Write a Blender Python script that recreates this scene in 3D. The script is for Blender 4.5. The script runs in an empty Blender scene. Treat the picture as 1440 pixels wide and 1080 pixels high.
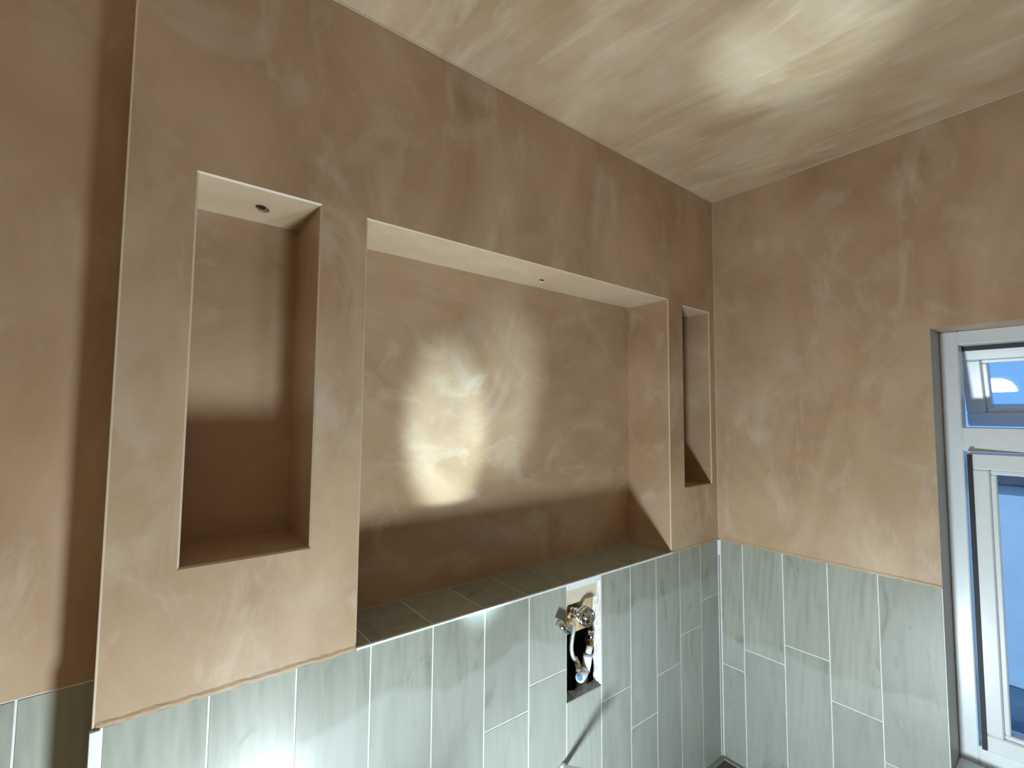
import bpy, bmesh, math, random
from mathutils import Vector, Matrix
random.seed(7)
R = math.radians
scene = bpy.context.scene
C = scene.collection

# ------------------------------------------------------------------ camera
CAM = Vector((-1.9596, -1.0618, 1.4042))
YAW, PITCH, ROLL, FPX = R(38.1628), R(3.6212), R(0.4554), 663.0
fw = Vector((math.sin(YAW)*math.cos(PITCH), math.cos(YAW)*math.cos(PITCH), math.sin(PITCH)))
rt = Vector((math.cos(YAW), -math.sin(YAW), 0))
up = rt.cross(fw)
r2 = rt*math.cos(ROLL) + up*math.sin(ROLL)
u2 = up*math.cos(ROLL) - rt*math.sin(ROLL)
cd = bpy.data.cameras.new('camera')
cam = bpy.data.objects.new('camera', cd); C.objects.link(cam)
cd.sensor_fit = 'HORIZONTAL'; cd.sensor_width = 36.0; cd.lens = FPX/1440*36
cd.clip_start = 0.02; cd.clip_end = 200
m = Matrix((r2, u2, -fw)).transposed().to_4x4(); m.translation = CAM
cam.matrix_world = m
scene.camera = cam

# ------------------------------------------------------------------ sky, sun, exposure
w = bpy.data.worlds.new('sky'); scene.world = w; w.use_nodes = True
nt = w.node_tree; nt.nodes.clear()
tc = nt.nodes.new('ShaderNodeTexCoord'); sep = nt.nodes.new('ShaderNodeSeparateXYZ')
rmp = nt.nodes.new('ShaderNodeValToRGB'); bg = nt.nodes.new('ShaderNodeBackground'); ow = nt.nodes.new('ShaderNodeOutputWorld')
nt.links.new(tc.outputs['Generated'], sep.inputs[0]); nt.links.new(sep.outputs['Z'], rmp.inputs[0])
rmp.color_ramp.elements[0].position = 0.0; rmp.color_ramp.elements[0].color = (0.21, 0.50, 1.0, 1)
rmp.color_ramp.elements[1].position = 0.9; rmp.color_ramp.elements[1].color = (0.14, 0.40, 1.0, 1)
nt.links.new(rmp.outputs[0], bg.inputs[0]); bg.inputs[1].default_value = 1.15
nt.links.new(bg.outputs[0], ow.inputs[0])
sd = bpy.data.lights.new('sun', 'SUN'); sd.energy = 2.8; sd.color = (0.42, 0.68, 1.0); sd.angle = R(1.5)
so = bpy.data.objects.new('sun', sd); C.objects.link(so); so.location = (-6, -2, 9)
so.rotation_euler = Vector((0.62, 0.12, -0.78)).to_track_quat('-Z', 'Y').to_euler()
vs = scene.view_settings
vs.view_transform = 'Standard'; vs.look = 'None'; vs.gamma = 1.0; vs.use_curve_mapping = False
vs.exposure = -0.08

# the work light that stands on the floor below the frame
LAMP = Vector((-1.485, -0.61, 0.175))
HEADS = (((0.095, 0, 0), (0.84, -0.06, 0.50), 22.5), ((-0.085, 0, 0), (-0.77, -0.02, 0.62), 28.0))   # offset, aim, watts
LAMP_COL = (0.80, 0.94, 1.0)

# ------------------------------------------------------------------ measures
H = 2.35; ZT = 0.8836; XL = -1.9987; FLOOR = -0.35
XLEFT, YBACK = -3.05, -2.75
ND = 0.195
BIG = (-1.5587, -0.3486, ZT, 1.8575)
LEFT = (-1.8917, -1.6665, 1.1197, 1.8613)
RIGHT = (-0.246, -0.0455, 1.118, 1.8477)
RECESS = 0.075
WY0, WY1, WZ0, WZ1 = -0.715, -2.315, 0.335, 1.685
WX = 0.12
HATCH = (-0.905, -0.750, 0.530, 0.874)

# ------------------------------------------------------------------ node helpers
def mat(name):
    mt = bpy.data.materials.new(name); mt.use_nodes = True
    t = mt.node_tree; b = t.nodes['Principled BSDF']
    return mt, t, b
def N(t, typ, **kw):
    n = t.nodes.new(typ)
    for k, v in kw.items():
        if k in n.inputs.keys(): n.inputs[k].default_value = v
        else: setattr(n, k, v)
    return n
def ramp(t, src, stops):
    n = t.nodes.new('ShaderNodeValToRGB'); cr = n.color_ramp
    while len(cr.elements) < len(stops): cr.elements.new(0.5)
    for e, (p, c) in zip(cr.elements, stops):
        e.position = p; e.color = c if len(c) == 4 else (*c, 1)
    t.links.new(src, n.inputs[0]); return n.outputs[0]
def mix(t, fac, a, b, mode='MIX'):
    n = t.nodes.new('ShaderNodeMix'); n.data_type = 'RGBA'; n.blend_type = mode
    for s, v in ((0, fac), (6, a), (7, b)):
        if hasattr(v, 'links'): t.links.new(v, n.inputs[s])
        else: n.inputs[s].default_value = v if s == 0 else (*v, 1) if len(v) == 3 else v
    return n.outputs[2]
def math_(t, op, a, b=0.0):
    n = t.nodes.new('ShaderNodeMath'); n.operation = op
    for s, v in ((0, a), (1, b)):
        if hasattr(v, 'links'): t.links.new(v, n.inputs[s])
        else: n.inputs[s].default_value = v
    return n.outputs[0]
def noise(t, vec, scale, detail=4, rough=0.5, dist=0.0):
    n = N(t, 'ShaderNodeTexNoise'); n.inputs['Scale'].default_value = scale; n.inputs['Detail'].default_value = detail
    n.inputs['Roughness'].default_value = rough; n.inputs['Distortion'].default_value = dist
    t.links.new(vec, n.inputs['Vector']); return n.outputs['Fac']
def mapping(t, vec, rot=(0, 0, 0), sc=(1, 1, 1), loc=(0, 0, 0)):
    n = t.nodes.new('ShaderNodeMapping'); n.inputs['Rotation'].default_value = rot
    n.inputs['Scale'].default_value = sc; n.inputs['Location'].default_value = loc
    t.links.new(vec, n.inputs['Vector']); return n.outputs[0]
def bump(t, b, h, strength, dist=0.002):
    n = N(t, 'ShaderNodeBump'); n.inputs['Strength'].default_value = strength; n.inputs['Distance'].default_value = dist
    t.links.new(h, n.inputs['Height']); t.links.new(n.outputs[0], b.inputs['Normal'])

def plaster(name, rot, sc, contrast=1.0, dark=(0.392, 0.260, 0.150), light=(0.585, 0.424, 0.286), pale=(0.70, 0.60, 0.47), r0=0.30, r1=0.55):
    """skim-coat plaster: cloudy tan, trowel strokes, paler dry patches, satin sheen"""
    mt, t, b = mat(name)
    pos = N(t, 'ShaderNodeNewGeometry').outputs['Position']
    st = mapping(t, pos, rot, sc)
    big = noise(t, pos, 2.2, 5, 0.55, 0.4)
    strokes = noise(t, st, 3.0, 6, 0.62, 1.1)
    strokes2 = noise(t, mapping(t, st, (0, 0, 0), (1, 1, 1), (4.3, 2.1, 7.7)), 6.5, 7, 0.65, 0.7)
    mixf = math_(t, 'ADD', math_(t, 'MULTIPLY', big, 0.5), math_(t, 'MULTIPLY', strokes, 0.5))
    lo, hi = 0.5-0.20/contrast, 0.5+0.20/contrast
    col = ramp(t, mixf, [(max(lo, 0), dark), (min(hi, 1), light)])
    f2 = ramp(t, strokes2, [(0.54, (0, 0, 0)), (0.74, (1, 1, 1))])
    col = mix(t, math_(t, 'MULTIPLY', f2, 0.42*min(contrast, 1.3)), col, pale)
    f3 = ramp(t, noise(t, mapping(t, pos, (0.3, 0.2, 0.5), (1, 1, 0.7), (1.7, 0.4, 2.2)), 4.0, 6, 0.6, 1.6), [(0.55, (0, 0, 0)), (0.70, (1, 1, 1))])
    col = mix(t, math_(t, 'MULTIPLY', f3, 0.36), col, (0.60, 0.53, 0.46))
    t.links.new(col, b.inputs['Base Color'])
    rr = math_(t, 'ADD', math_(t, 'MULTIPLY', noise(t, st, 2.3, 5, 0.6, 0.8), r1-r0), r0)
    t.links.new(rr, b.inputs['Roughness'])
    b.inputs['Specular IOR Level'].default_value = 0.5
    bump(t, b, strokes2, 0.10, 0.004)
    return mt

M = {}
M['plaster'] = plaster('skim_plaster_wall', (0, 0.15, 0), (1.1, 1.1, 0.55), 1.45)
M['plaster_niche'] = plaster('skim_plaster_niche', (0, 0.5, 0), (0.8, 0.8, 1.2), 1.2, r0=0.16, r1=0.42)
M['plaster_ceiling_lit'] = plaster('skim_plaster_ceiling_lit', (0, 0, R(14)), (2.0, 0.50, 1), 1.8, dark=(0.47, 0.325, 0.195), light=(0.68, 0.525, 0.365), pale=(0.78, 0.69, 0.55), r0=0.26, r1=0.5)  # plaster lightened here so the colour carries light thrown up from below
M['plaster_soffit_lit'] = plaster('skim_plaster_soffit_lit', (0, 0, 0), (1.6, 1.6, 1.6), 0.9, dark=(0.52, 0.375, 0.235), light=(0.70, 0.555, 0.395), pale=(0.78, 0.69, 0.55))  # paler copy for niche ceilings, upward lamp light put into the colour
M['plaster_bead'] = plaster('skim_plaster_edge', (0, 0, 0), (2, 2, 2), 0.6, dark=(0.60, 0.49, 0.36), light=(0.72, 0.62, 0.48))

M['reveal_daylit'] = plaster('reveal_plaster_daylit', (0, 0, 0), (1.5, 1.5, 0.8), 0.8, dark=(0.36, 0.33, 0.30), light=(0.50, 0.48, 0.45), pale=(0.58, 0.58, 0.57))  # greyer copy for the window jamb, cool daylight painted into the colour
def simple(name, col, rough=0.5, metal=0.0, spec=0.5, var=0.06, sc=30.0, bmp=0.0):
    mt, t, b = mat(name)
    pos = N(t, 'ShaderNodeTexCoord').outputs['Object']
    n = noise(t, pos, sc, 4, 0.6)
    a = tuple(max(0, c*(1-var)) for c in col); c2 = tuple(min(1, c*(1+var)) for c in col)
    t.links.new(ramp(t, n, [(0.3, a), (0.7, c2)]), b.inputs['Base Color'])
    b.inputs['Roughness'].default_value = rough; b.inputs['Metallic'].default_value = metal
    b.inputs['Specular IOR Level'].default_value = spec
    if bmp: bump(t, b, n, bmp, 0.003)
    return mt
M['grout'] = simple('white_grout', (0.80, 0.83, 0.81), 0.8)
M['white_trim'] = simple('white_tile_trim', (0.80, 0.84, 0.86), 0.35)
M['upvc'] = simple('white_upvc', (0.80, 0.86, 0.90), 0.28, var=0.02)
M['gasket'] = simple('black_gasket', (0.015, 0.015, 0.018), 0.6)
M['silicone'] = simple('grey_silicone', (0.30, 0.29, 0.26), 0.6)
M['dark_board'] = simple('dark_ledge_top', (0.085, 0.080, 0.060), 0.55, sc=12)
M['floor'] = simple('dark_floor', (0.16, 0.14, 0.12), 0.5, sc=8, var=0.2)
M['chrome'] = simple('chrome', (0.72, 0.74, 0.76), 0.14, 1.0, var=0.03)
M['brass'] = simple('brass', (0.78, 0.55, 0.22), 0.28, 1.0, var=0.08)
M['braid'] = simple('braided_hose', (0.72, 0.76, 0.80), 0.35, 0.6, sc=400, var=0.25, bmp=0.4)
M['white_plastic'] = simple('white_plastic', (0.80, 0.83, 0.86), 0.35, var=0.02)
M['blue_plastic'] = simple('blue_plastic', (0.10, 0.28, 0.80), 0.4, var=0.02)
M['timber'] = simple('pale_timber', (0.62, 0.47, 0.27), 0.7, sc=45, var=0.25)
M['board'] = simple('bare_board', (0.66, 0.58, 0.47), 0.85, sc=60, var=0.08, bmp=0.2)
M['rough_plaster'] = simple('rough_cut_plaster', (0.82, 0.83, 0.82), 0.9, sc=120, var=0.15, bmp=0.8)
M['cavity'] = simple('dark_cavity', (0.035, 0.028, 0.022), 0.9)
M['concrete'] = simple('grey_cement', (0.35, 0.34, 0.32), 0.9, sc=60, var=0.2, bmp=0.5)
M['black_metal'] = simple('black_metal', (0.02, 0.02, 0.022), 0.45)
M['yellow_metal'] = simple('yellow_metal', (0.75, 0.45, 0.03), 0.4)
M['copper_wire'] = simple('brown_cable', (0.30, 0.16, 0.12), 0.5)
M['render'] = simple('white_render', (0.80, 0.82, 0.82), 0.9, sc=6, var=0.05)
M['slate'] = simple('dark_slate', (0.10, 0.11, 0.13), 0.7, sc=9, var=0.3)
M['paving'] = simple('wet_paving', (0.12, 0.16, 0.20), 0.55, sc=3, var=0.35)
M['navy'] = simple('navy_paint', (0.03, 0.05, 0.16), 0.4)

def tile_mat(name, haze_z, haze):
    """grey-green wood-look porcelain with grout haze left below a wiped line"""
    mt, t, b = mat(name)
    tcn = N(t, 'ShaderNodeTexCoord'); oi = N(t, 'ShaderNodeObjectInfo')
    rnd = oi.outputs['Random']
    off = N(t, 'ShaderNodeCombineXYZ')
    t.links.new(math_(t, 'MULTIPLY', rnd, 37.0), off.inputs[0]); t.links.new(math_(t, 'MULTIPLY', rnd, 91.0), off.inputs[2])
    va = N(t, 'ShaderNodeVectorMath', operation='ADD')
    t.links.new(tcn.outputs['Object'], va.inputs[0]); t.links.new(off.outputs[0], va.inputs[1])
    v = va.outputs[0]
    fine = noise(t, mapping(t, v, sc=(1, 1, 0.04)), 130, 4, 0.6, 0.2)
    mid = noise(t, mapping(t, v, sc=(1, 1, 0.16)), 22, 5, 0.55, 0.8)
    wv = N(t, 'ShaderNodeTexWave', wave_type='BANDS', bands_direction='DIAGONAL')
    wv.inputs['Scale'].default_value = 26; wv.inputs['Distortion'].default_value = 5.0; wv.inputs['Detail'].default_value = 3
    wv.inputs['Detail Scale'].default_value = 0.7
    t.links.new(mapping(t, v, sc=(1, 1, 0.10)), wv.inputs['Vector'])
    base = ramp(t, mid, [(0.25, (0.262, 0.274, 0.226)), (0.50, (0.345, 0.362, 0.312)), (0.78, (0.415, 0.428, 0.378))])
    base = mix(t, math_(t, 'MULTIPLY', math_(t, 'SUBTRACT', 1.0, fine), 0.34), base, (0.19, 0.205, 0.17))
    figured = ramp(t, rnd, [(0.35, (0, 0, 0)), (0.75, (1, 1, 1))])
    base = mix(t, math_(t, 'MULTIPLY', math_(t, 'MULTIPLY', wv.outputs['Fac'], figured), 0.28), base, (0.42, 0.43, 0.39))
    kn = noise(t, mapping(t, v, sc=(1.5, 1.5, 0.55), loc=(3, 1, 9)), 8.0, 4, 0.6, 1.2)
    base = mix(t, math_(t, 'MULTIPLY', ramp(t, kn, [(0.60, (0, 0, 0)), (0.74, (1, 1, 1))]), 0.60), base, (0.13, 0.14, 0.105))
    tone = ramp(t, rnd, [(0.0, (0.92, 0.92, 0.92)), (1.0, (1.07, 1.07, 1.06))])
    base = mix(t, 1.0, base, tone, 'MULTIPLY')
    pos = N(t, 'ShaderNodeNewGeometry').outputs['Position']; sx = N(t, 'ShaderNodeSeparateXYZ'); t.links.new(pos, sx.inputs[0])
    wob = math_(t, 'MULTIPLY', math_(t, 'SUBTRACT', noise(t, mapping(t, pos, sc=(1, 1, 0.3)), 5.0, 3, 0.5), 0.5), 0.16)
    d = math_(t, 'SUBTRACT', math_(t, 'ADD', haze_z, wob), sx.outputs['Z'])
    f = ramp(t, math_(t, 'ADD', math_(t, 'MULTIPLY', d, 12.0), 0.5), [(0.40, (0, 0, 0)), (0.60, (1, 1, 1))])
    smear = ramp(t, noise(t, mapping(t, pos, sc=(1, 1, 0.6)), 7, 4, 0.6, 1.0), [(0.25, (0.55, 0.55, 0.55)), (0.65, (1, 1, 1))])
    base = mix(t, math_(t, 'MULTIPLY', math_(t, 'MULTIPLY', f, smear), haze), base, (0.52, 0.57, 0.58))
    t.links.new(base, b.inputs['Base Color'])
    b.inputs['Roughness'].default_value = 0.38; b.inputs['Specular IOR Level'].default_value = 0.4
    bump(t, b, fine, 0.12, 0.001)
    return mt
M['tile_front'] = tile_mat('wood_look_tile_front', 0.735, 0.30)
M['tile_right'] = tile_mat('wood_look_tile_right', 0.50, 0.30)
M['tile_plain'] = tile_mat('wood_look_tile_plain', -2.0, 0.0)

def glass_mat():
    mt = bpy.data.materials.new('window_glass'); mt.use_nodes = True; t = mt.node_tree; t.nodes.clear()
    o = t.nodes.new('ShaderNodeOutputMaterial'); mx = t.nodes.new('ShaderNodeMixShader')
    fr = t.nodes.new('ShaderNodeFresnel'); fr.inputs[0].default_value = 1.5
    tr = t.nodes.new('ShaderNodeBsdfTransparent'); tr.inputs[0].default_value = (0.93, 0.96, 0.97, 1)
    gl = t.nodes.new('ShaderNodeBsdfGlossy'); gl.inputs['Roughness'].default_value = 0.02
    t.links.new(fr.outputs[0], mx.inputs[0]); t.links.new(tr.outputs[0], mx.inputs[1]); t.links.new(gl.outputs[0], mx.inputs[2])
    t.links.new(mx.outputs[0], o.inputs[0]); return mt
M['glass'] = glass_mat()

# ------------------------------------------------------------------ mesh helpers
def obj(name, bm, material, parent=None, smooth=False, origin=None):
    if origin is not None: bmesh.ops.translate(bm, verts=bm.verts, vec=-Vector(origin))
    me = bpy.data.meshes.new(name); bm.normal_update(); bm.to_mesh(me); bm.free()
    for mt in (material if isinstance(material, (list, tuple)) else [material]): me.materials.append(M[mt])
    if smooth:
        for p in me.polygons: p.use_smooth = True
    o = bpy.data.objects.new(name, me); C.objects.link(o)
    if origin is not None: o.location = origin
    if parent is not None:
        o.parent = parent
        o.location = o.location - parent.location
        if parent.type == 'EMPTY' and parent.rotation_euler.to_quaternion().angle > 1e-6:
            pass
    return o
def empty(name, loc=(0, 0, 0)):
    o = bpy.data.objects.new(name, None); C.objects.link(o); o.location = loc; o.empty_display_size = 0.05; return o
def tag(o, label=None, cat=None, group=None, kind=None):
    if label: o['label'] = label
    if cat: o['category'] = cat
    if group: o['group'] = group
    if kind: o['kind'] = kind
    return o
def quad(bm, pts, mi=0):
    f = bm.faces.new([bm.verts.new(p) for p in pts]); f.material_index = mi; return f
def box(bm, x0, x1, y0, y1, z0, z1, mi=0, bev=0.0):
    g = bmesh.ops.create_cube(bm, size=1.0)
    vs_ = g['verts']
    for v in vs_:
        v.co = Vector((x0+(v.co.x+.5)*(x1-x0), y0+(v.co.y+.5)*(y1-y0), z0+(v.co.z+.5)*(z1-z0)))
    fs = set(f for v in vs_ for f in v.link_faces)
    for f in fs: f.material_index = mi
    if bev:
        es = list(set(e for v in vs_ for e in v.link_edges))
        bmesh.ops.bevel(bm, geom=es, offset=bev, segments=1, affect='EDGES', profile=0.5)
    return vs_
def cyl(bm, a, b, ra, rb=None, seg=20, caps=True, mi=0):
    a, b = Vector(a), Vector(b); rb = ra if rb is None else rb
    d = b-a; q = d.to_track_quat('Z', 'Y').to_matrix().to_4x4(); q.translation = (a+b)/2
    g = bmesh.ops.create_cone(bm, cap_ends=caps, segments=seg, radius1=ra, radius2=rb, depth=d.length, matrix=q)
    for f in set(f for v in g['verts'] for f in v.link_faces): f.material_index = mi
    return g['verts']
def tube(bm, pts, r, seg=12, sub=6):
    P = [Vector(p) for p in pts]; path = []
    for i in range(len(P)-1):
        p0, p1, p2, p3 = P[max(i-1, 0)], P[i], P[i+1], P[min(i+2, len(P)-1)]
        for k in range(sub):
            s = k/sub
            path.append(0.5*((2*p1)+(-p0+p2)*s+(2*p0-5*p1+4*p2-p3)*s*s+(-p0+3*p1-3*p2+p3)*s**3))
    path.append(P[-1]); rings = []
    n = None
    for i, p in enumerate(path):
        d = (path[min(i+1, len(path)-1)]-path[max(i-1, 0)]).normalized()
        if n is None: n = d.orthogonal().normalized()
        n = (n-d*n.dot(d)).normalized(); bb = d.cross(n)
        rings.append([bm.verts.new(p+(n*math.cos(2*math.pi*k/seg)+bb*math.sin(2*math.pi*k/seg))*r) for k in range(seg)])
    for a_, b_ in zip(rings, rings[1:]):
        for k in range(seg): bm.faces.new((a_[k], a_[(k+1) % seg], b_[(k+1) % seg], b_[k]))
    bm.faces.new(rings[0][::-1]); bm.faces.new(rings[-1])
def torus(bm, c, axis, R0, r0, seg=28, ring=10):
    q = Vector(axis).to_track_quat('Z', 'Y'); c = Vector(c); rs = []
    for i in range(seg):
        a_ = 2*math.pi*i/seg; row = []
        for j in range(ring):
            b_ = 2*math.pi*j/ring
            row.append(bm.verts.new(c+q @ Vector(((R0+r0*math.cos(b_))*math.cos(a_), (R0+r0*math.cos(b_))*math.sin(a_), r0*math.sin(b_)))))
        rs.append(row)
    for i in range(seg):
        for j in range(ring):
            bm.faces.new((rs[i][j], rs[(i+1) % seg][j], rs[(i+1) % seg][(j+1) % ring], rs[i][(j+1) % ring]))

# ------------------------------------------------------------------ front wall with three niches
CH = 0.0035
bm = bmesh.new()
def hole(r, e=CH): return (r[0]-e, r[1]+e, r[2]-e, r[3]+e)
holes = [hole(LEFT), hole(RIGHT), (BIG[0]-CH, BIG[1]+CH, ZT-0.006, BIG[3]+CH), HATCH]
xs = sorted({XL, 0.0} | {h[i] for h in holes for i in (0, 1)})
zs = sorted({FLOOR, ZT-0.006, H} | {h[i] for h in holes for i in (2, 3)})
for i in range(len(xs)-1):
    for j in range(len(zs)-1):
        xc, zc = (xs[i]+xs[i+1])/2, (zs[j]+zs[j+1])/2
        if any(h[0] < xc < h[1] and h[2] < zc < h[3] for h in holes): continue
        quad(bm, [(xs[i], 0, zs[j]), (xs[i+1], 0, zs[j]), (xs[i+1], 0, zs[j+1]), (xs[i], 0, zs[j+1])], 2 if zc < ZT-0.006 else 0)
def niche(r, bottom=True):
    x0, x1, z0, z1 = r; d = ND; f = 0.0035
    zb = z0 if bottom else z0-0.006
    quad(bm, [(x0, d, zb), (x1, d, zb), (x1, d, z1), (x0, d, z1)], 3)
    quad(bm, [(x0, f, zb), (x0, d, zb), (x0, d, z1), (x0, f, z1)], 3)
    quad(bm, [(x1, f, zb), (x1, f, z1), (x1, d, z1), (x1, d, zb)], 3)
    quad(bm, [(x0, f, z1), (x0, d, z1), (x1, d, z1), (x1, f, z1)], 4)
    quad(bm, [(x0, f if bottom else 0, zb), (x1, f if bottom else 0, zb), (x1, d, zb), (x0, d, zb)], 3 if bottom else 2)
    X0, X1, Z0, Z1 = x0-CH, x1+CH, (z0-CH if bottom else zb), z1+CH
    quad(bm, [(X0, 0, Z0), (x0, f, zb), (x0, f, z1), (X0, 0, Z1)], 1)
    quad(bm, [(X1, 0, Z0), (X1, 0, Z1), (x1, f, z1), (x1, f, zb)], 1)
    quad(bm, [(X0, 0, Z1), (x0, f, z1), (x1, f, z1), (X1, 0, Z1)], 1)
    if bottom: quad(bm, [(X0, 0, Z0), (X1, 0, Z0), (x1, f, zb), (x0, f, zb)], 1)
niche(LEFT); niche(RIGHT); niche(BIG, False)
quad(bm, [(XL, RECESS, FLOOR), (XL, 0, FLOOR), (XL, 0, H), (XL, RECESS, H)], 0)
wall_front = obj('wall_front', bm, ['plaster', 'plaster_bead', 'grout', 'plaster_niche', 'plaster_soffit_lit'])
tag(wall_front, 'boxed-out plastered wall with three recessed niches above vertical wood-look tiles', 'wall', kind='structure')

# corner bead running up the free left end of the boxed wall
bm = bmesh.new(); box(bm, XL-0.0008, XL+0.0025, -0.0008, 0.004, ZT-0.004, H, bev=0.0006)
obj('corner_bead', bm, 'plaster_bead', wall_front)
# ragged bottom lip of the plaster where it meets the tiles
def lip(parent, a, b, axis):
    bm = bmesh.new(); n = max(6, int(abs(b-a)/0.012)); rows = []
    for i in range(n+1):
        s = a+(b-a)*i/n
        zl = ZT-0.005-random.uniform(0, 0.0035); th = 0.0014+random.uniform(-0.0003, 0.0003); zu = ZT+0.006+random.uniform(0, 0.003)
        pts = [(s, 0.0005, zu), (s, -th, zl+0.006), (s, -th, zl), (s, 0.0005, zl)] if axis == 'x' else [(-0.0005*-1, s, zu), (-th, s, zl+0.006), (-th, s, zl), (0.0005, s, zl)]
        rows.append([bm.verts.new(p) for p in pts])
    for r_, q_ in zip(rows, rows[1:]):
        for k in range(3): bm.faces.new((r_[k], r_[k+1], q_[k+1], q_[k]))
    bmesh.ops.recalc_face_normals(bm, faces=bm.faces)
    return obj('plaster_lip', bm, 'plaster', parent)
lip(wall_front, XL+0.004, BIG[0]-0.004, 'x'); lip(wall_front, BIG[1]+0.004, -0.003, 'x')

# ------------------------------------------------------------------ tiles
G = 0.0034   # joint width
def tile(parent, x0, x1, y0, y1, z0, z1, material):
    bm = bmesh.new(); box(bm, x0, x1, y0, y1, z0, z1, bev=0.0005)
    c = ((x0+x1)/2, (y0+y1)/2, (z0+z1)/2)
    return obj('tile', bm, material, parent, origin=c)
TH = 0.0011
fx = [-1.986, -1.835, -1.683, -1.525, -1.367, -1.211, -1.056, -0.905, -0.748, -0.5965, -0.4475, -0.2950, -0.1455, -0.0095]
fj = [[.25], [.38], [.20], [.42], [.30], [.564], [.630], [], [.477], [.336], [.460], [.560], [.655]]
zt_front = ZT-0.0055
for i in range(len(fx)-1):
    x0, x1 = fx[i]+G/2, fx[i+1]-G/2
    if i == 7:
        tile(wall_front, HATCH[0]+0.001, x1, -TH, 0, 0.20, HATCH[2]-0.001, 'tile_front'); tile(wall_front, x0, x1, -TH, 0, FLOOR+0.004, 0.20-G, 'tile_front'); continue
    lv = [FLOOR+0.004]+sorted(fj[i])+[zt_front]
    for a, b in zip(lv, lv[1:]):
        tile(wall_front, x0, x1, -TH, 0, a+(G/2 if a > 0 else 0), b-(G/2 if b < zt_front else 0), 'tile_front')
# niche sill tiles, joints following the wall joints
sx = [BIG[0]+0.001]+[v for v in fx if BIG[0]+0.01 < v < BIG[1]-0.01]+[BIG[1]-0.001]
for a, b in zip(sx, sx[1:]):
    tile(wall_front, a+G/2, b-G/2, 0.0035, ND-0.004, ZT-0.0012, ZT, 'tile_plain')
bm = bmesh.new(); box(bm, BIG[0], BIG[1], 0.002, ND, ZT-0.006, ZT-0.0012); obj('grout_bed', bm, 'grout', wall_front)

# white trims: vertical at the free end, sill edge, inside corner
bm = bmesh.new(); box(bm, XL-0.003, XL+0.0110, -0.0050, 0.004, FLOOR, ZT-0.006, bev=0.001)
tag(obj('trim_1', bm, 'white_trim'), 'white vertical edge trim at the free end of the tiled wall', 'trim', kind='structure')
bm = bmesh.new(); box(bm, BIG[0]-0.002, BIG[1]+0.004, -0.0046, 0.0020, ZT-0.0050, ZT+0.0006, bev=0.0007)
tag(obj('trim_2', bm, 'white_trim'), 'thin white edge trim along the front of the niche sill', 'trim', kind='structure')
bm = bmesh.new(); box(bm, -0.0095, -0.0068, -TH-0.0012, 0, 0, ZT-0.006); 
tag(obj('trim_3', bm, 'white_trim'), 'white grout strip on the niche-wall side of the tiled corner', 'trim', kind='structure')
bm = bmesh.new(); box(bm, -TH-0.0012, 0, -0.0105, -0.0055, 0, ZT-0.006)
tag(obj('trim_4', bm, 'white_trim'), 'white grout strip on the window-wall side of the tiled corner', 'trim', kind='structure')
bm = bmesh.new(); box(bm, -0.0068, -0.0001, -0.0055, -0.0001, 0, 0.815)
tag(obj('trim_5', bm, 'silicone'), 'dark sealant gap running down the tiled inside corner', 'trim', kind='structure')
bm = bmesh.new(); box(bm, -0.0068, -0.0001, -0.0060, -0.0001, 0.815, ZT-0.006)
tag(obj('trim_6', bm, 'white_trim'), 'white sealant plug at the top of the tiled inside corner', 'trim', kind='structure')

# ------------------------------------------------------------------ right wall with window opening
bm = bmesh.new()
ys = [0.0, WY0, WY1, YBACK]; zz = [FLOOR, WZ0, ZT-0.006, WZ1, H]
for i in range(3):
    for j in range(4):
        yc, zc = (ys[i]+ys[i+1])/2, (zz[j]+zz[j+1])/2
        if WY1 < yc < WY0 and WZ0 < zc < WZ1: continue
        quad(bm, [(0, ys[i], zz[j]), (0, ys[i+1], zz[j]), (0, ys[i+1], zz[j+1]), (0, ys[i], zz[j+1])], 2 if zc < ZT-0.006 else 0)
XO = 0.24
quad(bm, [(0, WY0, WZ0), (0, WY0, WZ1), (XO, WY0, WZ1), (XO, WY0, WZ0)], 3)
quad(bm, [(0, WY1, WZ0), (XO, WY1, WZ0), (XO, WY1, WZ1), (0, WY1, WZ1)], 0)
quad(bm, [(0, WY0, WZ1), (0, WY1, WZ1), (XO, WY1, WZ1), (XO, WY0, WZ1)], 0)
quad(bm, [(0, WY0, WZ0), (XO, WY0, WZ0), (XO, WY1, WZ0), (0, WY1, WZ0)], 0)
for i in range(3):      # outer skin
    for j in range(4):
        yc, zc = (ys[i]+ys[i+1])/2, (zz[j]+zz[j+1])/2
        if WY1 < yc < WY0 and WZ0 < zc < WZ1: continue
        y_a = 0.35 if i == 0 else ys[i]
        quad(bm, [(XO, y_a, zz[j]), (XO, y_a, zz[j+1]), (XO, ys[i+1], zz[j+1]), (XO, ys[i+1], zz[j])], 0)
wall_right = obj('wall_right', bm, ['plaster', 'plaster_bead', 'grout', 'reveal_daylit'])
tag(wall_right, 'plastered wall with the white window in it and tiles below', 'wall', kind='structure')
lip(wall_right, -0.003, WY0+0.002, 'y')
ry = [-0.0105, -0.101, -0.254, -0.404, -0.552, WY0+0.001]
rj = [[.372], [.463], [.538], [.405], [.281]]
for i in range(len(ry)-1):
    lv = [FLOOR+0.004]+rj[i]+[zt_front]
    for a, b in zip(lv, lv[1:]):
        tile(wall_right, -TH, 0, ry[i+1]+G/2, ry[i]-(G/2 if i else 0), a+(G/2 if a > 0 else 0), b-(G/2 if b < zt_front else 0), 'tile_right')
y = WY0
while y > WY1-0.4:
    tile(wall_right, -TH, 0, max(y-0.1525, YBACK+.005)+G/2, y-G/2, FLOOR+0.004, (WZ0-0.02) if y > WY1+0.05 else zt_front, 'tile_right'); y -= 0.1525

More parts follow.
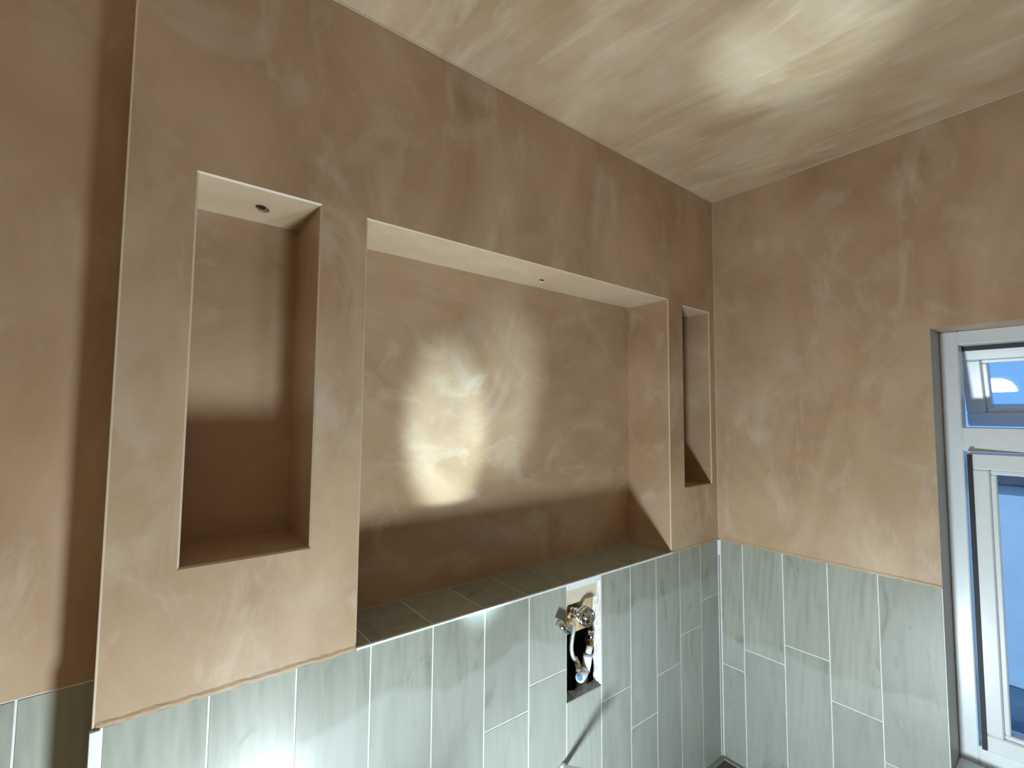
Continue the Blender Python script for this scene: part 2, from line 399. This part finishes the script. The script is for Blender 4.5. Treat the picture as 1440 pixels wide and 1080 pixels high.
# ------------------------------------------------------------------ recessed wall on the left
bm = bmesh.new(); ZTL = 0.9285
quad(bm, [(XLEFT, RECESS, ZTL), (XL+0.02, RECESS, ZTL), (XL+0.02, RECESS, H), (XLEFT, RECESS, H)], 0)
quad(bm, [(XLEFT, RECESS, FLOOR), (XL+0.02, RECESS, FLOOR), (XL+0.02, RECESS, ZTL), (XLEFT, RECESS, ZTL)], 1)
wall_recess = obj('wall_recess', bm, ['plaster', 'grout'])
tag(wall_recess, 'set-back plastered wall beside the boxed-out wall, tiled below', 'wall', kind='structure')
lx = [XL+0.018]+[-2.0985-0.1525*k for k in range(6)]+[XLEFT+0.01]
for i in range(len(lx)-1):
    jz = FLOOR+0.004+[.55, .75, .3, .62, .42, .8, .36, .5][i]
    for a, b in ((FLOOR+0.004, jz-G/2), (jz+G/2, ZTL-0.002)):
        tile(wall_recess, lx[i+1]+G/2, lx[i]-G/2, RECESS-TH, RECESS, a, b, 'tile_plain')
bm = bmesh.new(); quad(bm, [(XLEFT, YBACK, FLOOR), (XLEFT, RECESS, FLOOR), (XLEFT, RECESS, H), (XLEFT, YBACK, H)])
tag(obj('wall_left', bm, 'plaster'), 'plain plastered wall facing the window', 'wall', kind='structure')
bm = bmesh.new(); quad(bm, [(0, YBACK, FLOOR), (XLEFT, YBACK, FLOOR), (XLEFT, YBACK, H), (0, YBACK, H)])
tag(obj('wall_back', bm, 'plaster'), 'plain plastered wall facing the niches', 'wall', kind='structure')
bm = bmesh.new(); box(bm, XLEFT-0.3, XO, YBACK-0.3, 0.4, H, H+0.12)
tag(obj('ceiling', bm, 'plaster_ceiling_lit'), 'freshly skimmed plaster ceiling with streaky trowel marks', 'ceiling', kind='structure')
bm = bmesh.new(); box(bm, XLEFT-0.3, XO, YBACK-0.3, 0.4, FLOOR-0.1, FLOOR)
tag(obj('floor', bm, 'floor'), 'dark brown floor below the tiled walls', 'floor', kind='structure')

def joint(parent, x0, x1, y0, y1, z0, z1):
    bm = bmesh.new(); box(bm, x0, x1, y0, y1, z0, z1, bev=0.0012); obj('plaster_joint', bm, 'plaster_bead', parent)
joint(wall_front, XL, 0, -0.003, 0.0, H-0.003, H); joint(wall_right, -0.003, 0, -1.9, -0.003, H-0.003, H); joint(wall_right, -0.003, 0, -0.003, 0, ZT, H-0.003)
# dark-topped boxed ledge in the tiled corner
led = tag(empty('corner_ledge', (0, 0, FLOOR)), 'low boxed ledge with dark top in the tiled corner', 'ledge')
bm = bmesh.new(); box(bm, -0.45, -TH-0.004, -0.62, -TH-0.004, -0.03, -0.002, bev=0.002); obj('ledge_top', bm, 'dark_board', led)
bm = bmesh.new(); box(bm, -0.44, -TH-0.006, -0.61, -TH-0.006, FLOOR, -0.03, bev=0.002); obj('ledge_box', bm, 'board', led)
bm = bmesh.new(); box(bm, -0.45, -TH-0.004, -0.018, -TH-0.001, -0.002, 0.004); box(bm, -0.018, -TH-0.001, -0.62, -0.018, -0.002, 0.004); obj('sealant_bead', bm, 'silicone', led)

# ------------------------------------------------------------------ hatch in the tiles: cavity, board, timber, plumbing
hx0, hx1, hz0, hz1 = HATCH
hp = bmesh.new()
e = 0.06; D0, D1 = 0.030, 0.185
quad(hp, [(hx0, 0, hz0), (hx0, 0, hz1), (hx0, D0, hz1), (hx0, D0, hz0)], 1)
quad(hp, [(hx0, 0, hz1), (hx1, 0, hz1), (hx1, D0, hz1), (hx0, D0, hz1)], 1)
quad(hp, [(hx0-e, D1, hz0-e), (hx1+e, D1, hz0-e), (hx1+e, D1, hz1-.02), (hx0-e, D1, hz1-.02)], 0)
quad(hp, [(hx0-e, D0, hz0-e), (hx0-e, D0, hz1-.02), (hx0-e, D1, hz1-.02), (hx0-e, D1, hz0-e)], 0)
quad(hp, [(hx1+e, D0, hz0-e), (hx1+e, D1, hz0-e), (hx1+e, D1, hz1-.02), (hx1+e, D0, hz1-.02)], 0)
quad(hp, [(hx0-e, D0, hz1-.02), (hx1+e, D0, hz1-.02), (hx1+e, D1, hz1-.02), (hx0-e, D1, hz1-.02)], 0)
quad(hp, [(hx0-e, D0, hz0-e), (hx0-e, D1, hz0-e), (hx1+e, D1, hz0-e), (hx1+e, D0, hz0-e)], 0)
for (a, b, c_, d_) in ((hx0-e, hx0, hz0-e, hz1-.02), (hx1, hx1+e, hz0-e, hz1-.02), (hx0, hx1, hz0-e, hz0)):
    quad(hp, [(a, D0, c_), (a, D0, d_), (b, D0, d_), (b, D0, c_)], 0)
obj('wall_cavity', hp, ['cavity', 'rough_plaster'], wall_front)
# ragged cut edge of the board at the right side and bottom of the opening
def ragged(name, a, b, axis, depth, amp, material, bulge=None):
    bm = bmesh.new(); n = 26; m_ = 5; rows = []
    for i in range(n+1):
        s = a+(b-a)*i/n; row = []
        for k in range(m_+1):
            yk = depth*k/m_; o_ = random.uniform(0, amp)*(0.35 if k == 0 else 1)*(k/m_+0.2)
            if bulge: o_ += bulge(s, k/m_)
            row.append(bm.verts.new((hx1-o_, yk, s) if axis == 'z' else (s, yk, hz0+o_)))
        row.append(bm.verts.new((hx1+0.01, depth, s) if axis == 'z' else (s, depth, hz0-0.01)))
        rows.append(row)
    for r_, q_ in zip(rows, rows[1:]):
        for k in range(len(r_)-1): bm.faces.new((r_[k], r_[k+1], q_[k+1], q_[k]))
    bmesh.ops.recalc_face_normals(bm, faces=bm.faces)
    return obj(name, bm, material, wall_front)
ragged('cut_edge', hz0+0.004, hz1, 'z', 0.030, 0.006, 'rough_plaster')
ragged('broken_edge', hx0, hx1, 'x', 0.030, 0.010, 'concrete')
bm = bmesh.new(); box(bm, hx0, hx1-0.006, 0.010, 0.030, 0.812, hz1-0.010, bev=0.001)
obj('board', bm, 'board', wall_front)
bm = bmesh.new(); box(bm, hx0, hx1, -0.0005, 0.012, hz1-0.012, hz1+0.004, bev=0.001)
obj('adhesive_strip', bm, 'white_trim', wall_front)
bm = bmesh.new(); box(bm, hx0-0.05, hx1+0.04, 0.050, 0.095, 0.698, 0.835, bev=0.002)
tag(obj('timber_noggin', bm, 'timber'), 'pale timber noggin behind the opening in the tiles', 'timber')

tap = tag(empty('mixer_valve', (-0.82, 0.05, 0.765)), 'chrome valve with a lever, fixed to timber inside the opening', 'valve')
vc = Vector((-0.832, -0.012, 0.772)); ax = Vector((-0.25, -1, 0.10)).normalized()
bm = bmesh.new(); cyl(bm, vc-ax*0.062, vc, 0.022, seg=28); obj('valve_body', bm, 'chrome', tap, True)
for k, rr in ((0.006, 0.0245), (-0.010, 0.0245)):
    bm = bmesh.new(); torus(bm, vc+ax*k, ax, rr, 0.0052); obj('collar', bm, 'chrome', tap, True)
bm = bmesh.new(); cyl(bm, vc-ax*0.002, vc+ax*0.010, 0.014, 0.012, seg=20); obj('spindle', bm, 'chrome', tap, True)
bm = bmesh.new(); cyl(bm, vc+ax*0.010, vc+ax*0.0125, 0.007, seg=6); obj('spindle_nut', bm, 'brass', tap)
kc = Vector((-0.852, 0.004, 0.783))
bm = bmesh.new(); cyl(bm, kc-ax*0.045, kc, 0.0115, seg=20); bmesh.ops.create_uvsphere(bm, u_segments=16, v_segments=10, radius=0.0115, matrix=Matrix.Translation(kc)); obj('side_knob', bm, 'chrome', tap, True)
bm = bmesh.new(); cyl(bm, (-0.872, 0.050, 0.752), (-0.872, 0.022, 0.750), 0.013, seg=6); obj('back_nut', bm, 'brass', tap)
lev = bmesh.new(); cyl(lev, (-0.882, 0.045, 0.736), (-0.928, -0.022, 0.762), 0.0050, seg=18)
lv_o = obj('lever', lev, 'chrome', tap, True)
bm = bmesh.new(); cyl(bm, (-0.962, -0.022, 0.788), (-0.923, -0.027, 0.757), 0.0098, seg=22)
kn_ = obj('lever_end', bm, 'chrome', tap, True)
bm = bmesh.new(); cyl(bm, (-0.9235, -0.0269, 0.7574), (-0.9222, -0.0272, 0.7564), 0.0055, seg=14); obj('socket', bm, 'black_metal', tap)

hs = tag(empty('flexible_hose', (-0.855, 0.015, 0.62)), 'thin braided silver hose hanging from the chrome valve', 'hose')
bm = bmesh.new(); tube(bm, [(-0.853, 0.024, 0.752), (-0.857, 0.016, 0.735), (-0.868, 0.014, 0.700), (-0.870, 0.014, 0.672), (-0.862, 0.015, 0.648), (-0.849, 0.015, 0.634)], 0.0062); obj('hose', bm, 'braid', hs, True)
bm = bmesh.new(); cyl(bm, (-0.852, 0.015, 0.639), (-0.8435, 0.015, 0.625), 0.0088, seg=6); obj('hose_nut', bm, 'chrome', hs)
bm = bmesh.new(); cyl(bm, (-0.8435, 0.015, 0.625), (-0.8385, 0.015, 0.612), 0.0098, seg=6); obj('brass_nut', bm, 'brass', hs)

iv = tag(empty('isolating_valve', (-0.80, 0.03, 0.55)), 'white plastic isolating valve with a blue cap below the hose', 'valve')
bm = bmesh.new(); cyl(bm, (-0.834, 0.017, 0.603), (-0.828, 0.022, 0.590), 0.0090, 0.011, seg=18); obj('inlet', bm, 'concrete', iv, True)
bm = bmesh.new(); cyl(bm, (-0.840, 0.006, 0.581), (-0.778, 0.042, 0.572), 0.0150, 0.0160, seg=24); obj('valve_body', bm, 'white_plastic', iv, True)
bm = bmesh.new(); cyl(bm, (-0.8425, 0.0045, 0.5814), (-0.8380, 0.0072, 0.5807), 0.0085, seg=20); obj('blue_cap', bm, 'blue_plastic', iv)
bm = bmesh.new(); tube(bm, [(-0.782, 0.038, 0.573), (-0.779, 0.034, 0.596), (-0.779, 0.030, 0.624)], 0.0145, 16); obj('elbow', bm, 'white_plastic', iv, True)
bm = bmesh.new(); cyl(bm, (-0.779, 0.030, 0.622), (-0.774, 0.024, 0.656), 0.0100, seg=18); obj('pipe', bm, 'white_plastic', iv, True)
bm = bmesh.new(); torus(bm, (-0.779, 0.030, 0.626), (0.1, 0, 1), 0.0118, 0.0025, 20, 8); obj('pipe_ring', bm, 'concrete', iv, True)
bm = bmesh.new(); cyl(bm, (-0.774, 0.024, 0.655), (-0.772, 0.023, 0.669), 0.0125, seg=6); obj('brass_nut', bm, 'brass', iv)
bm = bmesh.new(); cyl(bm, (-0.772, 0.023, 0.669), (-0.769, 0.022, 0.698), 0.0105, seg=16); obj('coupling', bm, 'chrome', iv, True)
bm = bmesh.new(); cyl(bm, (-0.785, 0.066, 0.44), (-0.778, 0.050, 0.562), 0.021, 0.016, seg=20); obj('waste_pipe', bm, 'concrete', iv, True)

# ------------------------------------------------------------------ pipe stub low on the tiles
ps = tag(empty('pipe_stub', (-0.925, -TH, 0.352)), 'grey pipe stub sticking out of the tiles below the opening', 'pipe')
P0 = Vector((-0.925, -TH, 0.352)); PT = Vector((-0.890, -0.17, 0.403))
bm = bmesh.new(); cyl(bm, P0, PT, 0.0105, seg=20); obj('pipe', bm, 'white_plastic', ps, True)
bm = bmesh.new(); cyl(bm, P0, P0+(PT-P0).normalized()*0.012, 0.0165, 0.0135, seg=24); obj('collar', bm, 'white_plastic', ps, True)

# ------------------------------------------------------------------ cable outlets in the niche ceilings
def outlet(c, s, label):
    t_ = tag(empty('cable_outlet', c), label, 'cable outlet')
    c = Vector(c)
    bm = bmesh.new(); cyl(bm, c+Vector((0, 0, -0.0012)), c+Vector((0, 0, -0.0001)), 0.011*s, seg=20); obj('hole_patch', bm, 'cavity', t_)
    bm = bmesh.new(); tube(bm, [c+Vector((-0.006*s, 0, 0)), c+Vector((-0.004*s, -0.004*s, -0.008*s)), c+Vector((0.008*s, -0.002*s, -0.009*s)), c+Vector((0.016*s, 0.003*s, -0.004*s))], 0.0032*s, 8); obj('cable', bm, 'copper_wire' if s > 0.9 else 'white_plastic', t_, True)
outlet((-1.7686, 0.0944, LEFT[3]), 1.0, 'brown cable end poking from the ceiling of the tall niche with deep shadow')
outlet((-0.9132, 0.115, BIG[3]), 0.75, 'small white cable end in the ceiling of the wide niche')

# ------------------------------------------------------------------ window
win = tag(empty('window_1', (WX, WY0, WZ0)), 'white upvc window with open top vent and ajar casement', 'window', kind='structure')
FD = 0.07; FWd = 0.046; ZTR0, ZTR1 = 1.297, 1.373; YM = -1.50
fr = bmesh.new()
def fbox(y0, y1, z0, z1): box(fr, WX, WX+FD, min(y0, y1), max(y0, y1), z0, z1, bev=0.003)
fbox(WY0, WY0-FWd, WZ0, WZ1); fbox(WY1, WY1+FWd, WZ0, WZ1)
fbox(WY0-FWd, WY1+FWd, WZ1-FWd, WZ1); fbox(WY0-FWd, WY1+FWd, WZ0, WZ0+0.06)
fbox(YM-0.035, YM+0.035, WZ0+0.06, WZ1-FWd)
fbox(WY0-FWd, YM+0.035, ZTR0, ZTR1); fbox(YM-0.035, WY1+FWd, ZTR0, ZTR1)
obj('window_frame', fr, 'upvc', win)
# sill board
bm = bmesh.new(); box(bm, -0.012, WX, WY1, WY0, WZ0-0.022, WZ0+0.004, bev=0.004)
obj('window_sill', bm, 'upvc', win)
def sash(name, y0, y1, z0, z1, x0, prof, pivot, axis, ang, gk):
    """a glazed sash built closed, then swung about its hinge"""
    Mx = Matrix.Translation(pivot) @ Matrix.Rotation(ang, 4, axis) @ Matrix.Translation(-Vector(pivot))
    ya, yb = min(y0, y1), max(y0, y1); x1 = x0+0.062
    bm = bmesh.new()
    # stepped profile: outer flange and inner bead
    for (a, b, c_, d_) in ((ya, yb, z1-prof, z1), (ya, yb, z0, z0+prof), (ya, ya+prof, z0+prof, z1-prof), (yb-prof, yb, z0+prof, z1-prof)):
        box(bm, x0, x1, a, b, c_, d_, bev=0.004)
    q = 0.014
    for (a, b, c_, d_) in ((ya+prof, yb-prof, z1-prof-q, z1-prof), (ya+prof, yb-prof, z0+prof, z0+prof+q), (ya+prof, ya+prof+q, z0+prof+q, z1-prof-q), (yb-prof-q, yb-prof, z0+prof+q, z1-prof-q)):
        box(bm, x0+0.007, x1-0.006, a, b, c_, d_, bev=0.003)
    bm.transform(Mx); s = obj(name, bm, 'upvc', win)
    g = bmesh.new(); box(g, x0+0.030, x0+0.034, ya+prof+0.004, yb-prof-0.004, z0+prof+0.004, z1-prof-0.004); g.transform(Mx)
    po = obj('pane', g, 'glass'); po.parent = s
    po.location = -s.matrix_basis.translation - win.location
    s_l = s
    if gk:
        k = bmesh.new(); t_ = 0.007
        for (a, b, c_, d_) in ([(ya+0.002, yb-0.002, z1-0.012, z1+0.010)] if gk == 'top' else [(yb-0.012, yb-0.001, z0+0.004, z1-0.004)]):
            box(k, x0-t_, x0, a, b, c_, d_)
        k.transform(Mx); ko = obj('gasket', k, 'gasket'); ko.parent = s; ko.location = po.location.copy()
    return s
yo0, yo1 = WY0-FWd, YM+0.035
FX = WX+0.030
VX = WX+FD-0.006
sash('vent_sash', yo0+0.008, yo1-0.008, ZTR1-0.016, WZ1-FWd-0.002, VX, 0.048, (VX, 0, WZ1-FWd), 'Y', -R(20.2), 'top')
sash('casement_sash', yo0-0.004, yo1+0.004, WZ0+0.064, ZTR0-0.004, FX, 0.050, (FX+0.05, yo1, 0), 'Z', R(4.5), 'side')
yp0, yp1 = YM-0.035, WY1+FWd
sash('fixed_sash', yp0-0.002, yp1+0.002, ZTR1+0.002, WZ1-FWd-0.002, FX-0.01, 0.040, (0, 0, 0), 'Z', 0.0, None)
sash('fixed_sash', yp0-0.002, yp1+0.002, WZ0+0.062, ZTR0-0.002, FX-0.01, 0.058, (0, 0, 0), 'Z', 0.0, None)

# ------------------------------------------------------------------ outside the window
GZ = -0.58
bm = bmesh.new(); box(bm, XO, 30, -20, 20, GZ-0.1, GZ)
tag(obj('yard_paving', bm, 'paving'), 'dark wet paving of the yard outside the window', 'paving', kind='structure')
gw = tag(empty('garden_wall', (3.2, 0, GZ)), 'white rendered boundary wall with a dark coping across the yard', 'wall')
bm = bmesh.new(); box(bm, 3.2, 3.42, -9, 9, GZ, 0.90, bev=0.01); obj('render', bm, 'render', gw)
bm = bmesh.new(); box(bm, 3.13, 3.49, -9, 9, 0.90, 1.08, bev=0.012); obj('coping', bm, 'slate', gw)
dp = tag(empty('drain_pipe', (2.5, -0.43, GZ)), 'navy drainpipe standing outside beyond the window gap', 'pipe')
bm = bmesh.new(); cyl(bm, (2.5, -0.43, GZ), (2.5, -0.43, 1.0), 0.045, seg=20); obj('pipe', bm, 'navy', dp, True)
for z_ in (-0.55, 0.35, 0.98):
    bm = bmesh.new(); cyl(bm, (2.5, -0.43, z_), (2.5, -0.43, z_+0.05), 0.054, seg=20); obj('collar', bm, 'black_metal', dp, True)

# ------------------------------------------------------------------ work light on the floor
wl = tag(empty('work_light', (LAMP.x, LAMP.y, FLOOR)), 'lit floodlight on a yellow floor stand in front of the niches', 'work light')
for off, aim, watts in HEADS:
    hp_ = LAMP+Vector(off); am = Vector(aim).normalized()
    q = am.to_track_quat('-Z', 'Y').to_matrix().to_4x4(); q.translation = hp_
    bm = bmesh.new(); box(bm, -0.095, 0.095, -0.100, 0.100, 0.010, 0.050, bev=0.006); bm.transform(q); hd = obj('lamp_head', bm, 'black_metal', wl)
    bm = bmesh.new()
    for s_ in (-1, 1):
        box(bm, -0.095, 0.095, s_*0.095-0.005, s_*0.095+0.005, -0.003, 0.010); box(bm, s_*0.090-0.005, s_*0.090+0.005, -0.090, 0.090, -0.003, 0.010)
    bm.transform(q); bz = obj('bezel', bm, 'yellow_metal'); bz.parent = hd; bz.location = (0, 0, 0)
    le = bpy.data.lights.new('work_light_beam', 'AREA'); le.shape = 'ELLIPSE'; le.size = 0.17; le.size_y = 0.18
    le.energy = watts; le.color = LAMP_COL
    lo_ = bpy.data.objects.new('work_light_beam', le); C.objects.link(lo_); lo_.matrix_world = q
bm = bmesh.new(); cyl(bm, LAMP+Vector((0, -0.03, -0.03)), (LAMP.x, LAMP.y-0.03, FLOOR+0.03), 0.012); cyl(bm, LAMP+Vector((-0.08, -0.02, -0.035)), LAMP+Vector((0.08, -0.02, -0.035)), 0.009); obj('post', bm, 'yellow_metal', wl, True)
for dx, dy in ((-0.16, -0.14), (0.16, -0.14), (-0.16, 0.10), (0.16, 0.10)):
    bm = bmesh.new(); cyl(bm, (LAMP.x, LAMP.y-0.03, FLOOR+0.03), (LAMP.x+dx, LAMP.y-0.03+dy, FLOOR+0.010), 0.010); obj('leg', bm, 'yellow_metal', wl, True)

# unseen spot heads, added to brighten patches in the wide niche and on the ceiling
def added_spot_head(pos, aim, power, half, blend, size=0.03, col=(0.62, 0.86, 1.0)):
    pos = Vector(pos); d = (Vector(aim)-pos).normalized()
    bm = bmesh.new(); cyl(bm, pos-d*0.07, pos-d*0.004, 0.022, 0.034, seg=24); obj('added_spot_head', bm, 'black_metal', wl, True)
    bm = bmesh.new(); cyl(bm, pos-d*0.05, LAMP+Vector((0, -0.02, -0.035)), 0.006, seg=10); obj('added_spot_bracket', bm, 'yellow_metal', wl, True)
    sl = bpy.data.lights.new('added_spot_light', 'SPOT'); sl.energy = power; sl.color = col
    sl.spot_size = 2*half; sl.spot_blend = blend; sl.shadow_soft_size = size
    so_ = bpy.data.objects.new('added_spot_light', sl); C.objects.link(so_)
    mm = d.to_track_quat('-Z', 'Y').to_matrix().to_4x4(); mm.translation = pos+d*0.004; so_.matrix_world = mm
added_spot_head((-1.22, -0.62, 0.13), (-1.22, ND, 1.32), 275, R(6.6), 0.7)
added_spot_head((-1.22, -0.70, 0.09), (-1.01, ND, 1.43), 210, R(7.0), 1.0)
added_spot_head((-1.22, -0.78, 0.06), (-0.66, -0.60, H), 190, R(6.8), 1.0)
